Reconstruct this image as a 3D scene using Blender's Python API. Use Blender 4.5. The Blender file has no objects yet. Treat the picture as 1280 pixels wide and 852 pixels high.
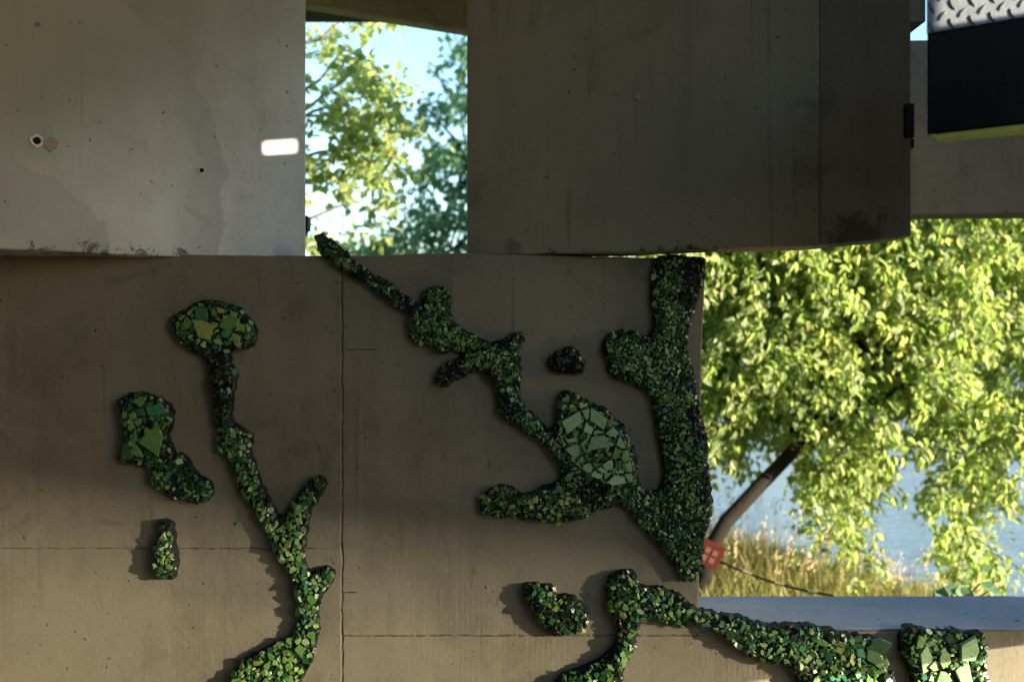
import bpy, bmesh, math, random
import numpy as np
from mathutils import Vector, Matrix, Quaternion, noise as mnoise
from mathutils.geometry import delaunay_2d_cdt

random.seed(11)
rng = np.random.default_rng(11)
SC = bpy.context.scene
COL = SC.collection
rad = math.radians

# ---------------------------------------------------------------- camera
EYE = 1.6
FPX = 1256.0
cam = bpy.data.cameras.new("Camera")
camo = bpy.data.objects.new("Camera", cam)
COL.objects.link(camo)
camo.location = (0, 0, EYE)
camo.rotation_euler = (rad(90), 0, 0)
cam.sensor_width = 36.0
cam.lens = 36.0 * FPX / 1280.0
cam.clip_start = 0.05
cam.clip_end = 4000
cam.dof.use_dof = True
cam.dof.focus_distance = 3.2
cam.dof.aperture_fstop = 1.9
SC.camera = camo

# ---------------------------------------------------------------- sky, sun, exposure
SUN_AZ = rad(25)      # the sun stands right of the camera, 25 degrees off the wall's plane
SUN_EL = rad(7)
S = Vector((math.cos(SUN_AZ) * math.cos(SUN_EL), -math.sin(SUN_AZ) * math.cos(SUN_EL), math.sin(SUN_EL)))
world = bpy.data.worlds.new("World")
SC.world = world
world.use_nodes = True
wn = world.node_tree
bg = wn.nodes["Background"]
sky = wn.nodes.new("ShaderNodeTexSky")
sky.sky_type = 'NISHITA'
sky.sun_disc = False
sky.sun_elevation = SUN_EL
sky.sun_rotation = rad(90) + SUN_AZ
sky.air_density = 1.0
sky.dust_density = 0.6
sky.ozone_density = 2.0
wn.links.new(sky.outputs[0], bg.inputs[0])
bg.inputs[1].default_value = 0.15
sun = bpy.data.lights.new("Sun", 'SUN')
suno = bpy.data.objects.new("Sun", sun)
COL.objects.link(suno)
sun.energy = 5.0
sun.angle = rad(0.38)
sun.color = (1.0, 0.87, 0.64)
suno.rotation_euler = S.to_track_quat('Z', 'Y').to_euler()
suno.location = (20, -10, 8)
SC.view_settings.view_transform = 'Standard'
SC.view_settings.look = 'None'
SC.view_settings.exposure = 2.2
SC.view_settings.gamma = 1.0
SC.render.engine = 'CYCLES'
SC.cycles.use_denoising = True
SC.cycles.max_bounces = 10
SC.cycles.diffuse_bounces = 6
SC.cycles.glossy_bounces = 4
SC.cycles.transmission_bounces = 6
SC.cycles.sample_clamp_indirect = 6
SC.cycles.caustics_reflective = False
SC.cycles.caustics_refractive = False


# ---------------------------------------------------------------- helpers
def P(px, py, Y):
    """the point seen at this place of the photograph at depth Y"""
    return Vector(((px - 640) / FPX * Y, Y, EYE - (py - 426) / FPX * Y))


def tag(o, label=None, cat=None, group=None, kind=None):
    if label: o['label'] = label
    if cat: o['category'] = cat
    if group: o['group'] = group
    if kind: o['kind'] = kind
    return o


def empty(name, loc):
    o = bpy.data.objects.new(name, None)
    COL.objects.link(o)
    o.location = loc
    o.empty_display_size = 0.1
    return o


def link_mesh(name, verts, faces, mats, parent=None, loc=None, mat_idx=None, smooth=False):
    """verts are world coordinates; the object's origin goes to loc (or its parent's place)"""
    org = Vector(loc) if loc is not None else (parent_loc(parent) if parent else Vector((0, 0, 0)))
    v = np.asarray(verts, dtype=float) - np.array(org)
    me = bpy.data.meshes.new(name)
    me.from_pydata(v.tolist(), [], [list(f) for f in faces])
    if not isinstance(mats, (list, tuple)): mats = [mats]
    for m in mats: me.materials.append(m)
    if mat_idx is not None: me.polygons.foreach_set('material_index', np.asarray(mat_idx, dtype=np.int32))
    if smooth: me.polygons.foreach_set('use_smooth', [True] * len(me.polygons))
    me.update()
    o = bpy.data.objects.new(name, me)
    COL.objects.link(o)
    if parent:
        o.parent = parent
        o.location = org - parent_loc(parent)
    else:
        o.location = org
    return o


def parent_loc(o):
    v = Vector(o.location)
    while o.parent:
        o = o.parent
        v += Vector(o.location)
    return v


class MB:
    """collects shapes into ONE mesh"""
    def __init__(s): s.v = []; s.f = []; s.m = []
    def add(s, verts, faces, m=0):
        n = len(s.v)
        s.v += [tuple(x) for x in verts]
        s.f += [tuple(i + n for i in f) for f in faces]
        s.m += [m] * len(faces)
    def box(s, x0, x1, y0, y1, z0, z1, m=0):
        v = [(x, y, z) for x in (x0, x1) for y in (y0, y1) for z in (z0, z1)]
        s.add(v, [(0, 1, 3, 2), (4, 6, 7, 5), (0, 4, 5, 1), (2, 3, 7, 6), (0, 2, 6, 4), (1, 5, 7, 3)], m)
    def prism(s, bottom, top, m=0):
        n = len(bottom)
        s.add(list(bottom) + list(top), [tuple(range(n))[::-1], tuple(range(n, 2 * n))] +
              [(i, (i + 1) % n, n + (i + 1) % n, n + i) for i in range(n)], m)
    def tube(s, pts, radii, n=8, m=0, cap=True):
        pts = [Vector(p) for p in pts]
        if not hasattr(radii, '__len__'): radii = [radii] * len(pts)
        rings = []
        t0 = (pts[1] - pts[0]).normalized()
        ref = Vector((0, 0, 1)) if abs(t0.z) < .9 else Vector((1, 0, 0))
        u = t0.cross(ref).normalized()
        verts = []
        for i, p in enumerate(pts):
            t = (pts[min(i + 1, len(pts) - 1)] - pts[max(i - 1, 0)]).normalized()
            u = (u - t * u.dot(t)).normalized()
            w = t.cross(u)
            for k in range(n):
                a = 2 * math.pi * k / n
                verts.append(p + (u * math.cos(a) + w * math.sin(a)) * radii[i])
        f = []
        for i in range(len(pts) - 1):
            for k in range(n):
                a, b = i * n + k, i * n + (k + 1) % n
                f.append((a, b, b + n, a + n))
        if cap:
            f.append(tuple(range(n))[::-1]); f.append(tuple(range((len(pts) - 1) * n, len(pts) * n)))
        s.add(verts, f, m)
    def build(s, name, mats, parent=None, loc=None, smooth=False):
        return link_mesh(name, s.v, s.f, mats, parent, loc, s.m, smooth)


def inside(pts, poly):
    a = np.asarray(poly); x, y = pts[:, 0], pts[:, 1]
    c = np.zeros(len(pts), bool)
    j = len(a) - 1
    for i in range(len(a)):
        xi, yi = a[i]; xj, yj = a[j]
        m = ((yi > y) != (yj > y)) & (x < (xj - xi) * (y - yi) / ((yj - yi) or 1e-9) + xi)
        c ^= m
        j = i
    return c


def bevel(o, w=0.004, seg=2, ang=40):
    b = o.modifiers.new("edge", 'BEVEL')
    b.width = w; b.segments = seg; b.limit_method = 'ANGLE'; b.angle_limit = rad(ang)
    return o


# ---------------------------------------------------------------- node helpers
class NT:
    def __init__(s, name):
        s.mat = bpy.data.materials.new(name)
        s.mat.use_nodes = True
        s.t = s.mat.node_tree
        s.t.nodes.clear()
        s.out = s.n('ShaderNodeOutputMaterial')
        s.pos = s.n('ShaderNodeNewGeometry').outputs['Position']
    def n(s, typ, **kw):
        x = s.t.nodes.new(typ)
        for k, v in kw.items(): setattr(x, k, v)
        return x
    def put(s, sock, v):
        if v is None: return
        if isinstance(v, bpy.types.NodeSocket): s.t.links.new(v, sock)
        else: sock.default_value = v
    def math(s, op, a, b=None, c=None, clamp=False):
        x = s.n('ShaderNodeMath', operation=op, use_clamp=clamp)
        s.put(x.inputs[0], a); s.put(x.inputs[1], b); s.put(x.inputs[2], c)
        return x.outputs[0]
    def scaled(s, vec, sx, sy, sz):
        x = s.n('ShaderNodeVectorMath', operation='MULTIPLY')
        s.put(x.inputs[0], vec); x.inputs[1].default_value = (sx, sy, sz)
        return x.outputs[0]
    def noise(s, vec, scale, detail=4, rough=.55, dist=0.0):
        x = s.n('ShaderNodeTexNoise')
        s.put(x.inputs['Vector'], vec)
        x.inputs['Scale'].default_value = scale; x.inputs['Detail'].default_value = detail
        x.inputs['Roughness'].default_value = rough; x.inputs['Distortion'].default_value = dist
        return x.outputs[0]
    def ramp(s, f, lo, hi, a=0.0, b=1.0):
        x = s.n('ShaderNodeMapRange', interpolation_type='SMOOTHSTEP')
        s.put(x.inputs[0], f)
        x.inputs[1].default_value = lo; x.inputs[2].default_value = hi
        x.inputs[3].default_value = a; x.inputs[4].default_value = b
        return x.outputs[0]
    def mix(s, f, a, b, mode='MIX'):
        x = s.n('ShaderNodeMix', data_type='RGBA', blend_type=mode)
        s.put(x.inputs[0], f)
        s.put(x.inputs[6], a if isinstance(a, bpy.types.NodeSocket) else (*a[:3], 1))
        s.put(x.inputs[7], b if isinstance(b, bpy.types.NodeSocket) else (*b[:3], 1))
        return x.outputs[2]
    def grey(s, f):
        x = s.n('ShaderNodeCombineXYZ')
        for i in range(3): s.put(x.inputs[i], f)
        return x.outputs[0]
    def sep(s, v):
        x = s.n('ShaderNodeSeparateXYZ'); s.put(x.inputs[0], v)
        return x.outputs
    def colramp(s, f, stops):
        x = s.n('ShaderNodeValToRGB')
        e = x.color_ramp.elements
        while len(e) < len(stops): e.new(0.5)
        for el, (p, c) in zip(e, stops):
            el.position = p; el.color = (*c, 1)
        s.put(x.inputs[0], f)
        return x.outputs[0]
    def bump(s, h, dist, strength=1.0, normal=None):
        x = s.n('ShaderNodeBump')
        x.inputs['Strength'].default_value = strength; x.inputs['Distance'].default_value = dist
        s.put(x.inputs['Height'], h); s.put(x.inputs['Normal'], normal)
        return x.outputs[0]
    def principled(s, color, rough=.8, normal=None, metal=0.0, spec=.3):
        x = s.n('ShaderNodeBsdfPrincipled')
        s.put(x.inputs['Base Color'], color if isinstance(color, bpy.types.NodeSocket) else (*color, 1))
        s.put(x.inputs['Roughness'], rough); s.put(x.inputs['Normal'], normal)
        x.inputs['Metallic'].default_value = metal
        x.inputs['Specular IOR Level'].default_value = spec
        return x.outputs[0]
    def done(s, shader):
        s.t.links.new(shader, s.out.inputs[0])
        return s.mat


def concrete(name, base, dark, seams_v=(), seams_h=(), streak=.5, stain=None, grime_z=None, hole_scale=15.0, grime_box=None, painted_falloff=False):
    """weathered board-formed concrete: clouds, runs of water, fine grain, bug holes, formwork joints"""
    t = NT(name)
    p = t.pos
    x, y, z = t.sep(p)[:3]
    cloud = t.noise(p, 1.3, 5, .6, .4)
    mid = t.noise(p, 5.5, 6, .65, .8)
    fine = t.noise(p, 55, 4, .7)
    run = t.noise(t.scaled(p, 17, 17, .9), 1.0, 4, .6, .3)
    wide_run = t.noise(t.scaled(p, 4.5, 4.5, .35), 1.0, 3, .6)
    f = t.math('MULTIPLY_ADD', cloud, .45, t.math('MULTIPLY', mid, .3))
    f = t.math('ADD', f, t.math('MULTIPLY', run, .22 * streak))
    f = t.math('ADD', f, t.math('MULTIPLY', wide_run, .25 * streak))
    f = t.math('ADD', f, t.math('MULTIPLY', fine, .12))
    f = t.ramp(f, .33 + .10 * streak, .56 + .16 * streak)
    col = t.mix(f, dark, base)
    # dark damp clouds
    damp = t.ramp(t.noise(p, 3.1, 5, .7, 1.2), .56, .72)
    col = t.mix(t.math('MULTIPLY', damp, .42), col, tuple(c * .55 for c in dark))
    # narrow dark runs of water
    tear = t.ramp(t.noise(t.scaled(p, 38, 38, .8), 1.0, 3, .55, .2), .60, .72)
    tear = t.math('MULTIPLY', tear, t.ramp(t.noise(t.scaled(p, 2.5, 2.5, 1.6), 1.0, 3, .6), .45, .62))
    col = t.mix(t.math('MULTIPLY', tear, .38 * min(1, streak + .2)), col, tuple(c * .5 for c in dark))
    # brown blotches
    blot = t.ramp(t.noise(p, 8.5, 6, .75, 1.0), .58, .70)
    col = t.mix(t.math('MULTIPLY', blot, .22), col, (dark[0] * .75, dark[1] * .6, dark[2] * .45))
    # fine pale scuffs
    scuff = t.ramp(t.noise(t.scaled(p, 9, 9, 30), 1.0, 5, .7, .5), .66, .74)
    col = t.mix(t.math('MULTIPLY', scuff, .2), col, tuple(min(1, c * 1.35) for c in base))
    # short dark smears
    smear = t.ramp(t.noise(t.scaled(p, 60, 60, 11), 1.0, 3, .6, .4), .66, .76)
    where = t.ramp(t.noise(p, 2.2, 2, .5), .42, .58)
    smear = t.math('MULTIPLY', smear, where)
    col = t.mix(t.math('MULTIPLY', smear, .55), col, tuple(c * .3 for c in dark))
    if painted_falloff:                                    # light falloff painted into the colour: darker towards the upper left
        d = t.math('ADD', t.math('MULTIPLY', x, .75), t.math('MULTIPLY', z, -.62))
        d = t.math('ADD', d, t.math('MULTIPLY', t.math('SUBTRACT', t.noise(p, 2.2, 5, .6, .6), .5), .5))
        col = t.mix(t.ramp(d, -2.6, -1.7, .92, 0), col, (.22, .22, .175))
    if stain:
        for (cx, cz, r, w, s_) in stain:       # arc-shaped water marks with a hard outer line
            dx = t.math('SUBTRACT', x, cx); dz = t.math('SUBTRACT', z, cz)
            d = t.math('SQRT', t.math('ADD', t.math('MULTIPLY', dx, dx), t.math('MULTIPLY', dz, dz)))
            d = t.math('ADD', d, t.math('MULTIPLY', t.math('SUBTRACT', t.noise(p, 5, 4, .6), .5), .16))
            band = t.math('MULTIPLY', t.ramp(d, r - w, r), t.ramp(d, r, r + .012, 1, 0))
            col = t.mix(t.math('MULTIPLY', band, s_), col, tuple(c * .6 for c in dark))
    # bug holes
    vo = t.n('ShaderNodeTexVoronoi', feature='F1')
    wob = t.n('ShaderNodeVectorMath', operation='ADD')
    nz = t.n('ShaderNodeTexNoise'); t.put(nz.inputs['Vector'], p); nz.inputs['Scale'].default_value = 70
    sc_ = t.n('ShaderNodeVectorMath', operation='SCALE'); t.put(sc_.inputs[0], nz.outputs[1]); sc_.inputs['Scale'].default_value = .03
    t.put(wob.inputs[0], p); t.put(wob.inputs[1], sc_.outputs[0])
    t.put(vo.inputs['Vector'], wob.outputs[0]); vo.inputs['Scale'].default_value = hole_scale
    pick = t.sep(vo.outputs['Color'])[0]
    size = t.ramp(pick, .3, 1.0, 0.0, .085)
    hole = t.math('MULTIPLY', t.math('LESS_THAN', vo.outputs['Distance'], size), 1.0)
    vo2 = t.n('ShaderNodeTexVoronoi', feature='F1')
    t.put(vo2.inputs['Vector'], wob.outputs[0]); vo2.inputs['Scale'].default_value = hole_scale * 3.1
    size2 = t.ramp(t.sep(vo2.outputs['Color'])[0], .62, 1.0, 0.0, .15)
    hole = t.math('MAXIMUM', hole, t.math('LESS_THAN', vo2.outputs['Distance'], size2))
    col = t.mix(t.math('MULTIPLY', hole, .8), col, tuple(c * .16 for c in dark))
    # formwork joints
    h = t.math('ADD', t.math('MULTIPLY', fine, .35), t.math('MULTIPLY', mid, .8))
    wobble = t.math('MULTIPLY', t.math('SUBTRACT', t.noise(p, 14, 4, .7), .5), .016)
    rag = t.noise(p, 30, 4, .7)
    for (pos, z0, z1, w, k) in seams_v:
        d = t.math('ABSOLUTE', t.math('ADD', t.math('SUBTRACT', x, pos), wobble))
        m = t.math('MULTIPLY', t.ramp(d, 0, w, 1, 0), t.math('MULTIPLY', t.math('GREATER_THAN', z, z0), t.math('LESS_THAN', z, z1)))
        m = t.math('MULTIPLY', m, t.ramp(rag, .36, .58, .25, 1.0))
        col = t.mix(t.math('MULTIPLY', m, k), col, tuple(c * .3 for c in dark))
        h = t.math('SUBTRACT', h, t.math('MULTIPLY', m, 1.6))
    for (pos, x0, x1, w, k) in seams_h:
        d = t.math('ABSOLUTE', t.math('ADD', t.math('SUBTRACT', z, pos), t.math('MULTIPLY', wobble, .7)))
        m = t.math('MULTIPLY', t.ramp(d, 0, w, 1, 0), t.math('MULTIPLY', t.math('GREATER_THAN', x, x0), t.math('LESS_THAN', x, x1)))
        m = t.math('MULTIPLY', m, t.ramp(rag, .38, .6, .1, 1.0))
        col = t.mix(t.math('MULTIPLY', m, k), col, tuple(c * .35 for c in dark))
        h = t.math('SUBTRACT', h, t.math('MULTIPLY', m, 1.3))
    if grime_z is not None:                      # black crust along the bottom edge
        g = t.ramp(z, grime_z, grime_z + .09, 1, 0)
        gn = t.math('ADD', t.math('MULTIPLY', t.noise(p, 24, 6, .75, .5), .75), t.math('MULTIPLY', t.noise(p, 2.6, 2), .35))
        g = t.math('MULTIPLY', t.ramp(t.math('MULTIPLY_ADD', g, .22, gn), .77, .84), .8)
        g = t.math('MULTIPLY', g, t.ramp(z, grime_z + .05, grime_z + .11, 1, 0))
        col = t.mix(g, col, tuple(c * .08 for c in dark))
    if grime_box:                                # a patch of soot
        for (cx, cz, r, k) in grime_box:
            dx = t.math('SUBTRACT', x, cx); dz = t.math('SUBTRACT', z, cz)
            d = t.math('SQRT', t.math('ADD', t.math('MULTIPLY', dx, dx), t.math('MULTIPLY', dz, dz)))
            g = t.math('ADD', t.ramp(d, 0, r, .36, 0), t.math('MULTIPLY', t.noise(p, 20, 6, .75, .6), .7))
            g = t.math('MULTIPLY', t.ramp(g, .52, .66), k)
            col = t.mix(g, col, tuple(c * .12 for c in dark))
    h = t.math('SUBTRACT', h, t.math('MULTIPLY', hole, 1.4))
    nrm = t.bump(h, .004, .8)
    nrm = t.bump(t.noise(t.scaled(p, 120, 120, 60), 1, 3, .7), .0012, .6, nrm)
    r = t.math('MULTIPLY_ADD', mid, .2, .72)
    return t.done(t.principled(col, r, nrm, 0, .25))


def plain(name, col, rough=.5, metal=0.0, spec=.5, var=.15, scale=20, bumpd=0.0):
    t = NT(name)
    f = t.noise(t.pos, scale, 5, .6)
    c = t.mix(f, tuple(v * (1 - var) for v in col), tuple(min(1, v * (1 + var)) for v in col))
    nrm = t.bump(t.noise(t.pos, scale * 6, 3, .6), bumpd) if bumpd else None
    r = t.math('MULTIPLY_ADD', f, .2, rough - .1)
    return t.done(t.principled(c, r, nrm, metal, spec))


def leaf_material(name, stops, transl=.45, gloss=.45):
    t = NT(name)
    g = t.n('ShaderNodeNewGeometry')
    c = t.colramp(g.outputs['Random Per Island'], stops)
    big = t.noise(t.pos, 1.6, 2)
    c = t.mix(t.ramp(big, .3, .7, 0, .35), c, stops[0][1])
    pr = t.principled(c, .5, None, 0, gloss)
    tr = t.n('ShaderNodeBsdfTranslucent')
    c2 = t.mix(.5, c, (1.0, 1.0, .55), 'MULTIPLY')
    t.put(tr.inputs[0], t.mix(1.0, c2, (1.5, 1.6, 1.1), 'MULTIPLY'))
    mx = t.n('ShaderNodeMixShader'); mx.inputs[0].default_value = transl
    t.t.links.new(pr, mx.inputs[1]); t.t.links.new(tr.outputs[0], mx.inputs[2])
    return t.done(mx.outputs[0])


# ---------------------------------------------------------------- materials
BROWN, BROWN_D = (.240, .216, .162), (.138, .122, .089)
WY = 3.2                                       # the wall's face
def wx(px): return (px - 640) / FPX * WY
def wz(py): return EYE - (py - 426) / FPX * WY

M_wall = concrete("brown_concrete", BROWN, BROWN_D,
                  seams_v=[(wx(427.5), 0, wz(318), .006, .45)],
                  seams_h=[(wz(794), wx(430), wx(873), .005, .55), (wz(685), -4, wx(425), .004, .3),
                           (wz(437), wx(433), wx(470), .004, .6), (wz(740), wx(428), wx(446), .004, .8)], streak=.7)
M_sill = concrete("sill_concrete", (.30, .345, .44), (.22, .26, .35), streak=.1, hole_scale=9)
M_left = concrete("grey_concrete", (.76, .775, .775), (.54, .55, .54), streak=.8, painted_falloff=True,
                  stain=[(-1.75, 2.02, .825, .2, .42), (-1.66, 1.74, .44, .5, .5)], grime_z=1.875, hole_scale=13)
M_mid = concrete("dark_panel_concrete", (.275, .242, .170), (.19, .167, .116), streak=.9, grime_z=1.865, hole_scale=15,
                 grime_box=[(1.0, 1.91, .15, .55), (.88, 2.1, .10, .22), (.0, 1.90, .07, .4)])
M_beam = concrete("beam_concrete", (.19, .16, .115), (.125, .105, .075), streak=.5)
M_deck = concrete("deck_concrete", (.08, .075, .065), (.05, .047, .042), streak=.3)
M_pave = concrete("paving_concrete", (.15, .14, .12), (.10, .09, .08), streak=0)


# ================================================================= LARGE STRUCTURE
def ragged(pts, step, amp, seed):
    """resample a closed outline (x, z) and roughen it a little"""
    out = []
    r = random.Random(seed)
    n = len(pts)
    for i in range(n):
        a, b = Vector(pts[i]), Vector(pts[(i + 1) % n])
        L = (b - a).length
        k = max(1, int(L / step))
        nn = Vector((-(b - a).y, (b - a).x)).normalized()
        for j in range(k):
            p = a.lerp(b, j / k)
            if j: p += nn * (amp * (mnoise.noise(Vector((p.x * 4 + seed, p.y * 4, 0))) * 1.6 + mnoise.noise(Vector((p.x * 21, p.y * 21, seed))) * .8))
            out.append((p.x, p.y))
    return out


# the mosaic wall: full height at the left, a low parapet at the right
top_z = wz(318)
sill_z = .686
outline = [(-4.5, -.3), (4.6, -.3), (4.6, sill_z - .009), (wx(873), sill_z - .009), (wx(876), 1.2), (wx(880), top_z - .012), (wx(585), top_z + .004), (wx(430), top_z - .002), (wx(150), top_z), (-4.5, top_z)]
o2 = ragged(outline, .05, .0028, 3)
wall_root = empty("concrete_wall", (0, 3.4, 0))
tag(wall_root, "brown concrete wall carrying the green glass mosaics, stepping down to a low parapet", "wall")
mb = MB()
mb.prism([(x, WY, z) for x, z in o2], [(x, WY + .4, z) for x, z in o2])
bevel(mb.build("wall_body", M_wall, wall_root), .005)
mb = MB()
so = ragged([(wx(873) + .001, sill_z - .008), (4.6, sill_z - .008), (4.6, sill_z + .0005), (wx(873) + .001, sill_z)], .06, .0012, 8)
mb.prism([(x, WY - .001, z) for x, z in so], [(x, WY + .405, z) for x, z in so])
bevel(mb.build("sill", M_sill, wall_root), .004)


def panel_from_plan(name, mat, front, thick, z0, z1, parent, amp=.002, seed=1, slope=0.0, skew=0.0):
    """upright slab following a plan line of (x, y); back side offset by thick along +Y"""
    pts = []
    for i in range(len(front) - 1):
        a, b = Vector(front[i]), Vector(front[i + 1])
        k = max(2, int((b - a).length / .05))
        for j in range(k): pts.append(a.lerp(b, j / k))
    pts.append(Vector(front[-1]))
    zb = [z0 + amp * (1.6 * mnoise.noise(Vector((p.x * 4, p.y, seed))) + mnoise.noise(Vector((p.x * 23, p.y, seed)))) + slope * (p.x - pts[0].x) for p in pts]
    loop = [(p.x, p.y, z) for p, z in zip(pts, zb)]
    back = [(p.x + skew, p.y + thick, z) for p, z in zip(pts, zb)]
    topf = [(p.x, p.y, z1) for p in pts]
    topb = [(p.x + skew, p.y + thick, z1) for p in pts]
    n = len(pts)
    v = loop + back + topf + topb
    f = []
    for i in range(n - 1):
        f += [(i, i + 1, 2 * n + i + 1, 2 * n + i), (n + i + 1, n + i, 3 * n + i, 3 * n + i + 1),
              (i + 1, i, n + i, n + i + 1), (2 * n + i, 2 * n + i + 1, 3 * n + i + 1, 3 * n + i)]
    f += [(0, 2 * n, 3 * n, n), (n - 1, 2 * n - 1, 4 * n - 1, 3 * n - 1)]
    o = link_mesh(name, v, f, mat, parent)
    return bevel(o, .005)


DECK_Z = 3.5
CLOSE_Y = -2.0
# left panel: turned towards the light at the right, its near end hanging in front of the wall
LA, LB = P(0, 0, 2.93), P(382, 0, 3.42)
ldir = (Vector((LB.x, LB.y)) - Vector((LA.x, LA.y))).normalized()
LA2 = Vector((LA.x, LA.y)) - ldir * 1.2
left_root = empty("concrete_panel", (-1.2, 3.4, 1.87))
tag(left_root, "pale grey concrete panel with tie holes and a small bright sun patch", "concrete panel")
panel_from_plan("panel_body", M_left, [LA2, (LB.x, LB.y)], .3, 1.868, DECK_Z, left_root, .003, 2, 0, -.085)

# middle panel with its angled end
MA = P(584, 0, 3.24); MC = P(1025, 0, 3.0); ME = P(1139, 0, 2.77)
mid_root = empty("concrete_panel", (.4, 3.15, 1.87))
tag(mid_root, "dark hanging concrete panel with a folded end, above the wall's right half", "concrete panel")
panel_from_plan("panel_body", M_mid, [(MA.x, MA.y), (MC.x, MC.y)], .15, 1.872, DECK_Z, mid_root, .002, 5, 0.012)
M_end = concrete("shaded_panel_end_concrete", (.205, .21, .205), (.14, .145, .142), streak=.9, grime_z=1.865, hole_scale=15, grime_box=[(1.0, 1.91, .15, .6)])  # the folded end's shade is put into a darker, cooler colour
panel_from_plan("panel_end", M_end, [(MC.x + .0005, MC.y), (ME.x, ME.y)], .15, 1.872 + .012 * (MC.x - MA.x), DECK_Z - .002, mid_root, .002, 5, 0.012)

# deck over everything
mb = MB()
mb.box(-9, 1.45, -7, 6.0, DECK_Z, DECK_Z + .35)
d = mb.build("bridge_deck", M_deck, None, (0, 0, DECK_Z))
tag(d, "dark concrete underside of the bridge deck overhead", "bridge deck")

# girder seen through the upper opening, running away to the right
mb = MB()
ga, gb = P(340, 0, 4.86), P(640, 0, 5.5)
gdir = (Vector((gb.x, gb.y)) - Vector((ga.x, ga.y))).normalized()
gn = Vector((-gdir.y, gdir.x))
g0 = Vector((ga.x, ga.y)) - gdir * 2.5; g1 = Vector((gb.x, gb.y)) + gdir * .2
gz0 = 3.252
pl = [g0, g1, g1 + gn * .09, g0 + gn * .09]
mb.prism([(p.x, p.y, gz0) for p in pl], [(p.x, p.y, DECK_Z - .003) for p in pl])
g = bevel(mb.build("bridge_beam", concrete('girder_concrete', (.46, .40, .29), (.33, .285, .2), streak=.5), None, (ga.x, ga.y, gz0)), .012)
tag(g, "brown concrete beam crossing the top of the upper opening", "bridge beam")

mb = MB(); mb.box(1.2, 1.43, 3.64, 5.98, 3.2, DECK_Z - .003); mb.box(1.19, 1.44, 3.5, 3.638, P(0, 27, 3.5).z, DECK_Z - .004)  # hidden run added to keep sun off the girder; front piece is seen
o = mb.build("bridge_beam", M_deck, None, (1.3, 4.8, 3.2)); tag(o, "dark concrete edge piece under the deck, with a hidden beam added to block sun", "bridge beam")
# small timber left on the girder corner
mb = MB()
a = P(365, -6, 4.75); b = P(414, -4, 4.83)
mb.box(a.x, b.x, 4.70, 4.82, P(0, 3, 4.8).z, P(0, -8, 4.8).z)
o = bevel(mb.build("timber_offcut", plain("weathered_timber", (.34, .27, .10), .8, var=.4, scale=9), None, (a.x, 4.76, P(0, 3, 4.8).z)), .006)
tag(o, "yellowish timber offcut under the deck at the top corner of the upper opening", "timber")
hang = o

# beam beyond the right opening
mb = MB()
bx0 = P(1085, 0, 3.9).x
zb0, zb1 = P(0, 268.5, 3.9).z, P(0, 49, 3.9).z
mb.prism([(bx0, 3.92, zb0), (4.6, 3.78, zb0 + .01), (4.6, 3.93, zb0 + .01), (bx0, 4.07, zb0)],
         [(bx0, 3.92, zb1), (4.6, 3.78, zb1 + .01), (4.6, 3.93, zb1 + .01), (bx0, 4.07, zb1)])
o = bevel(mb.build("bridge_beam", M_beam, None, (bx0, 4, zb0)), .008)
tag(o, "brown concrete beam behind the black steel box, above the right opening", "bridge beam")

# the bridge behind the camera: abutment and side wall
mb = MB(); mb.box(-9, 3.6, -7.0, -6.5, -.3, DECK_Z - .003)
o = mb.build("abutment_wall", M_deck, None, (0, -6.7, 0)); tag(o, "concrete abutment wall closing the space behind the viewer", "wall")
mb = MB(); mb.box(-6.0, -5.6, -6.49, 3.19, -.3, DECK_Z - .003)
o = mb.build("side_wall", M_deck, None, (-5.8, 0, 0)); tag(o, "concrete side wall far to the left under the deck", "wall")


mb = MB(); mb.box(3.1, 3.5, -6.49, CLOSE_Y, -.3, DECK_Z - .003)  # wall added to close off light from the right
o = mb.build("side_wall", M_deck, None, (3.3, -3, 0)); tag(o, "concrete wall added behind the viewer at the right to shut out skylight", "wall")
# pier and head added out of view at the right to keep sun off the beams
mb = MB(); mb.box(2.62, 3.1, 3.22, 3.75, sill_z + .002, DECK_Z - .003); mb.box(2.63, 3.09, 2.78, 3.218, 2.55, DECK_Z - .003)
o = bevel(mb.build("sun_block_pier", M_beam, None, (2.86, 3.45, sill_z)), .01); tag(o, "square concrete pier added out of view on the parapet to block sun", "pier")
# slatted screen added out of view at the right to shape the sunlight: it lets a quarter of the low sun through near the ground
XS = 2.6
def to_screen(p):
    k = (XS - p[0]) / S.x
    return (p[1] + k * S.y, p[2] + k * S.z)
# sun patch on the left panel -> the opening that lets it through
def left_point(px, py):
    # meet of the view ray with the left panel's face
    dx, dz = (px - 640) / FPX, -(py - 426) / FPX
    n = Vector((-ldir.y, ldir.x))
    k = n.dot(Vector((LA.x, LA.y))) / n.dot(Vector((dx, 1)))
    return (dx * k, k, EYE + dz * k)
hole1 = [to_screen(left_point(*q)) for q in ((330, 178.5), (370, 175.5), (370, 189.5), (330, 192))]
BOXY = 2.3
hole2 = [to_screen(q) for q in (P(1176, 33, BOXY), P(1300, 13, BOXY), P(1300, -14, BOXY), P(1176, -14, BOXY))]
print("holes", hole1, hole2)
SY0, SY1 = .55, 3.185
EDGE_Z = to_screen((wx(1180), WY, wz(819)))[1]
M_steel = plain("dark_steel_paint", (.06, .062, .065), .55, 0, .4, .2, 15)
scr = empty("added_sun_screen", (XS, 1.8, 0))
tag(scr, "tall slatted dark screen added out of view at the right to shape the sunlight", "screen")
mb = MB()
SOLID_Z = 2.2
pitch = .008
y = SY0
COVER = .57
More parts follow.
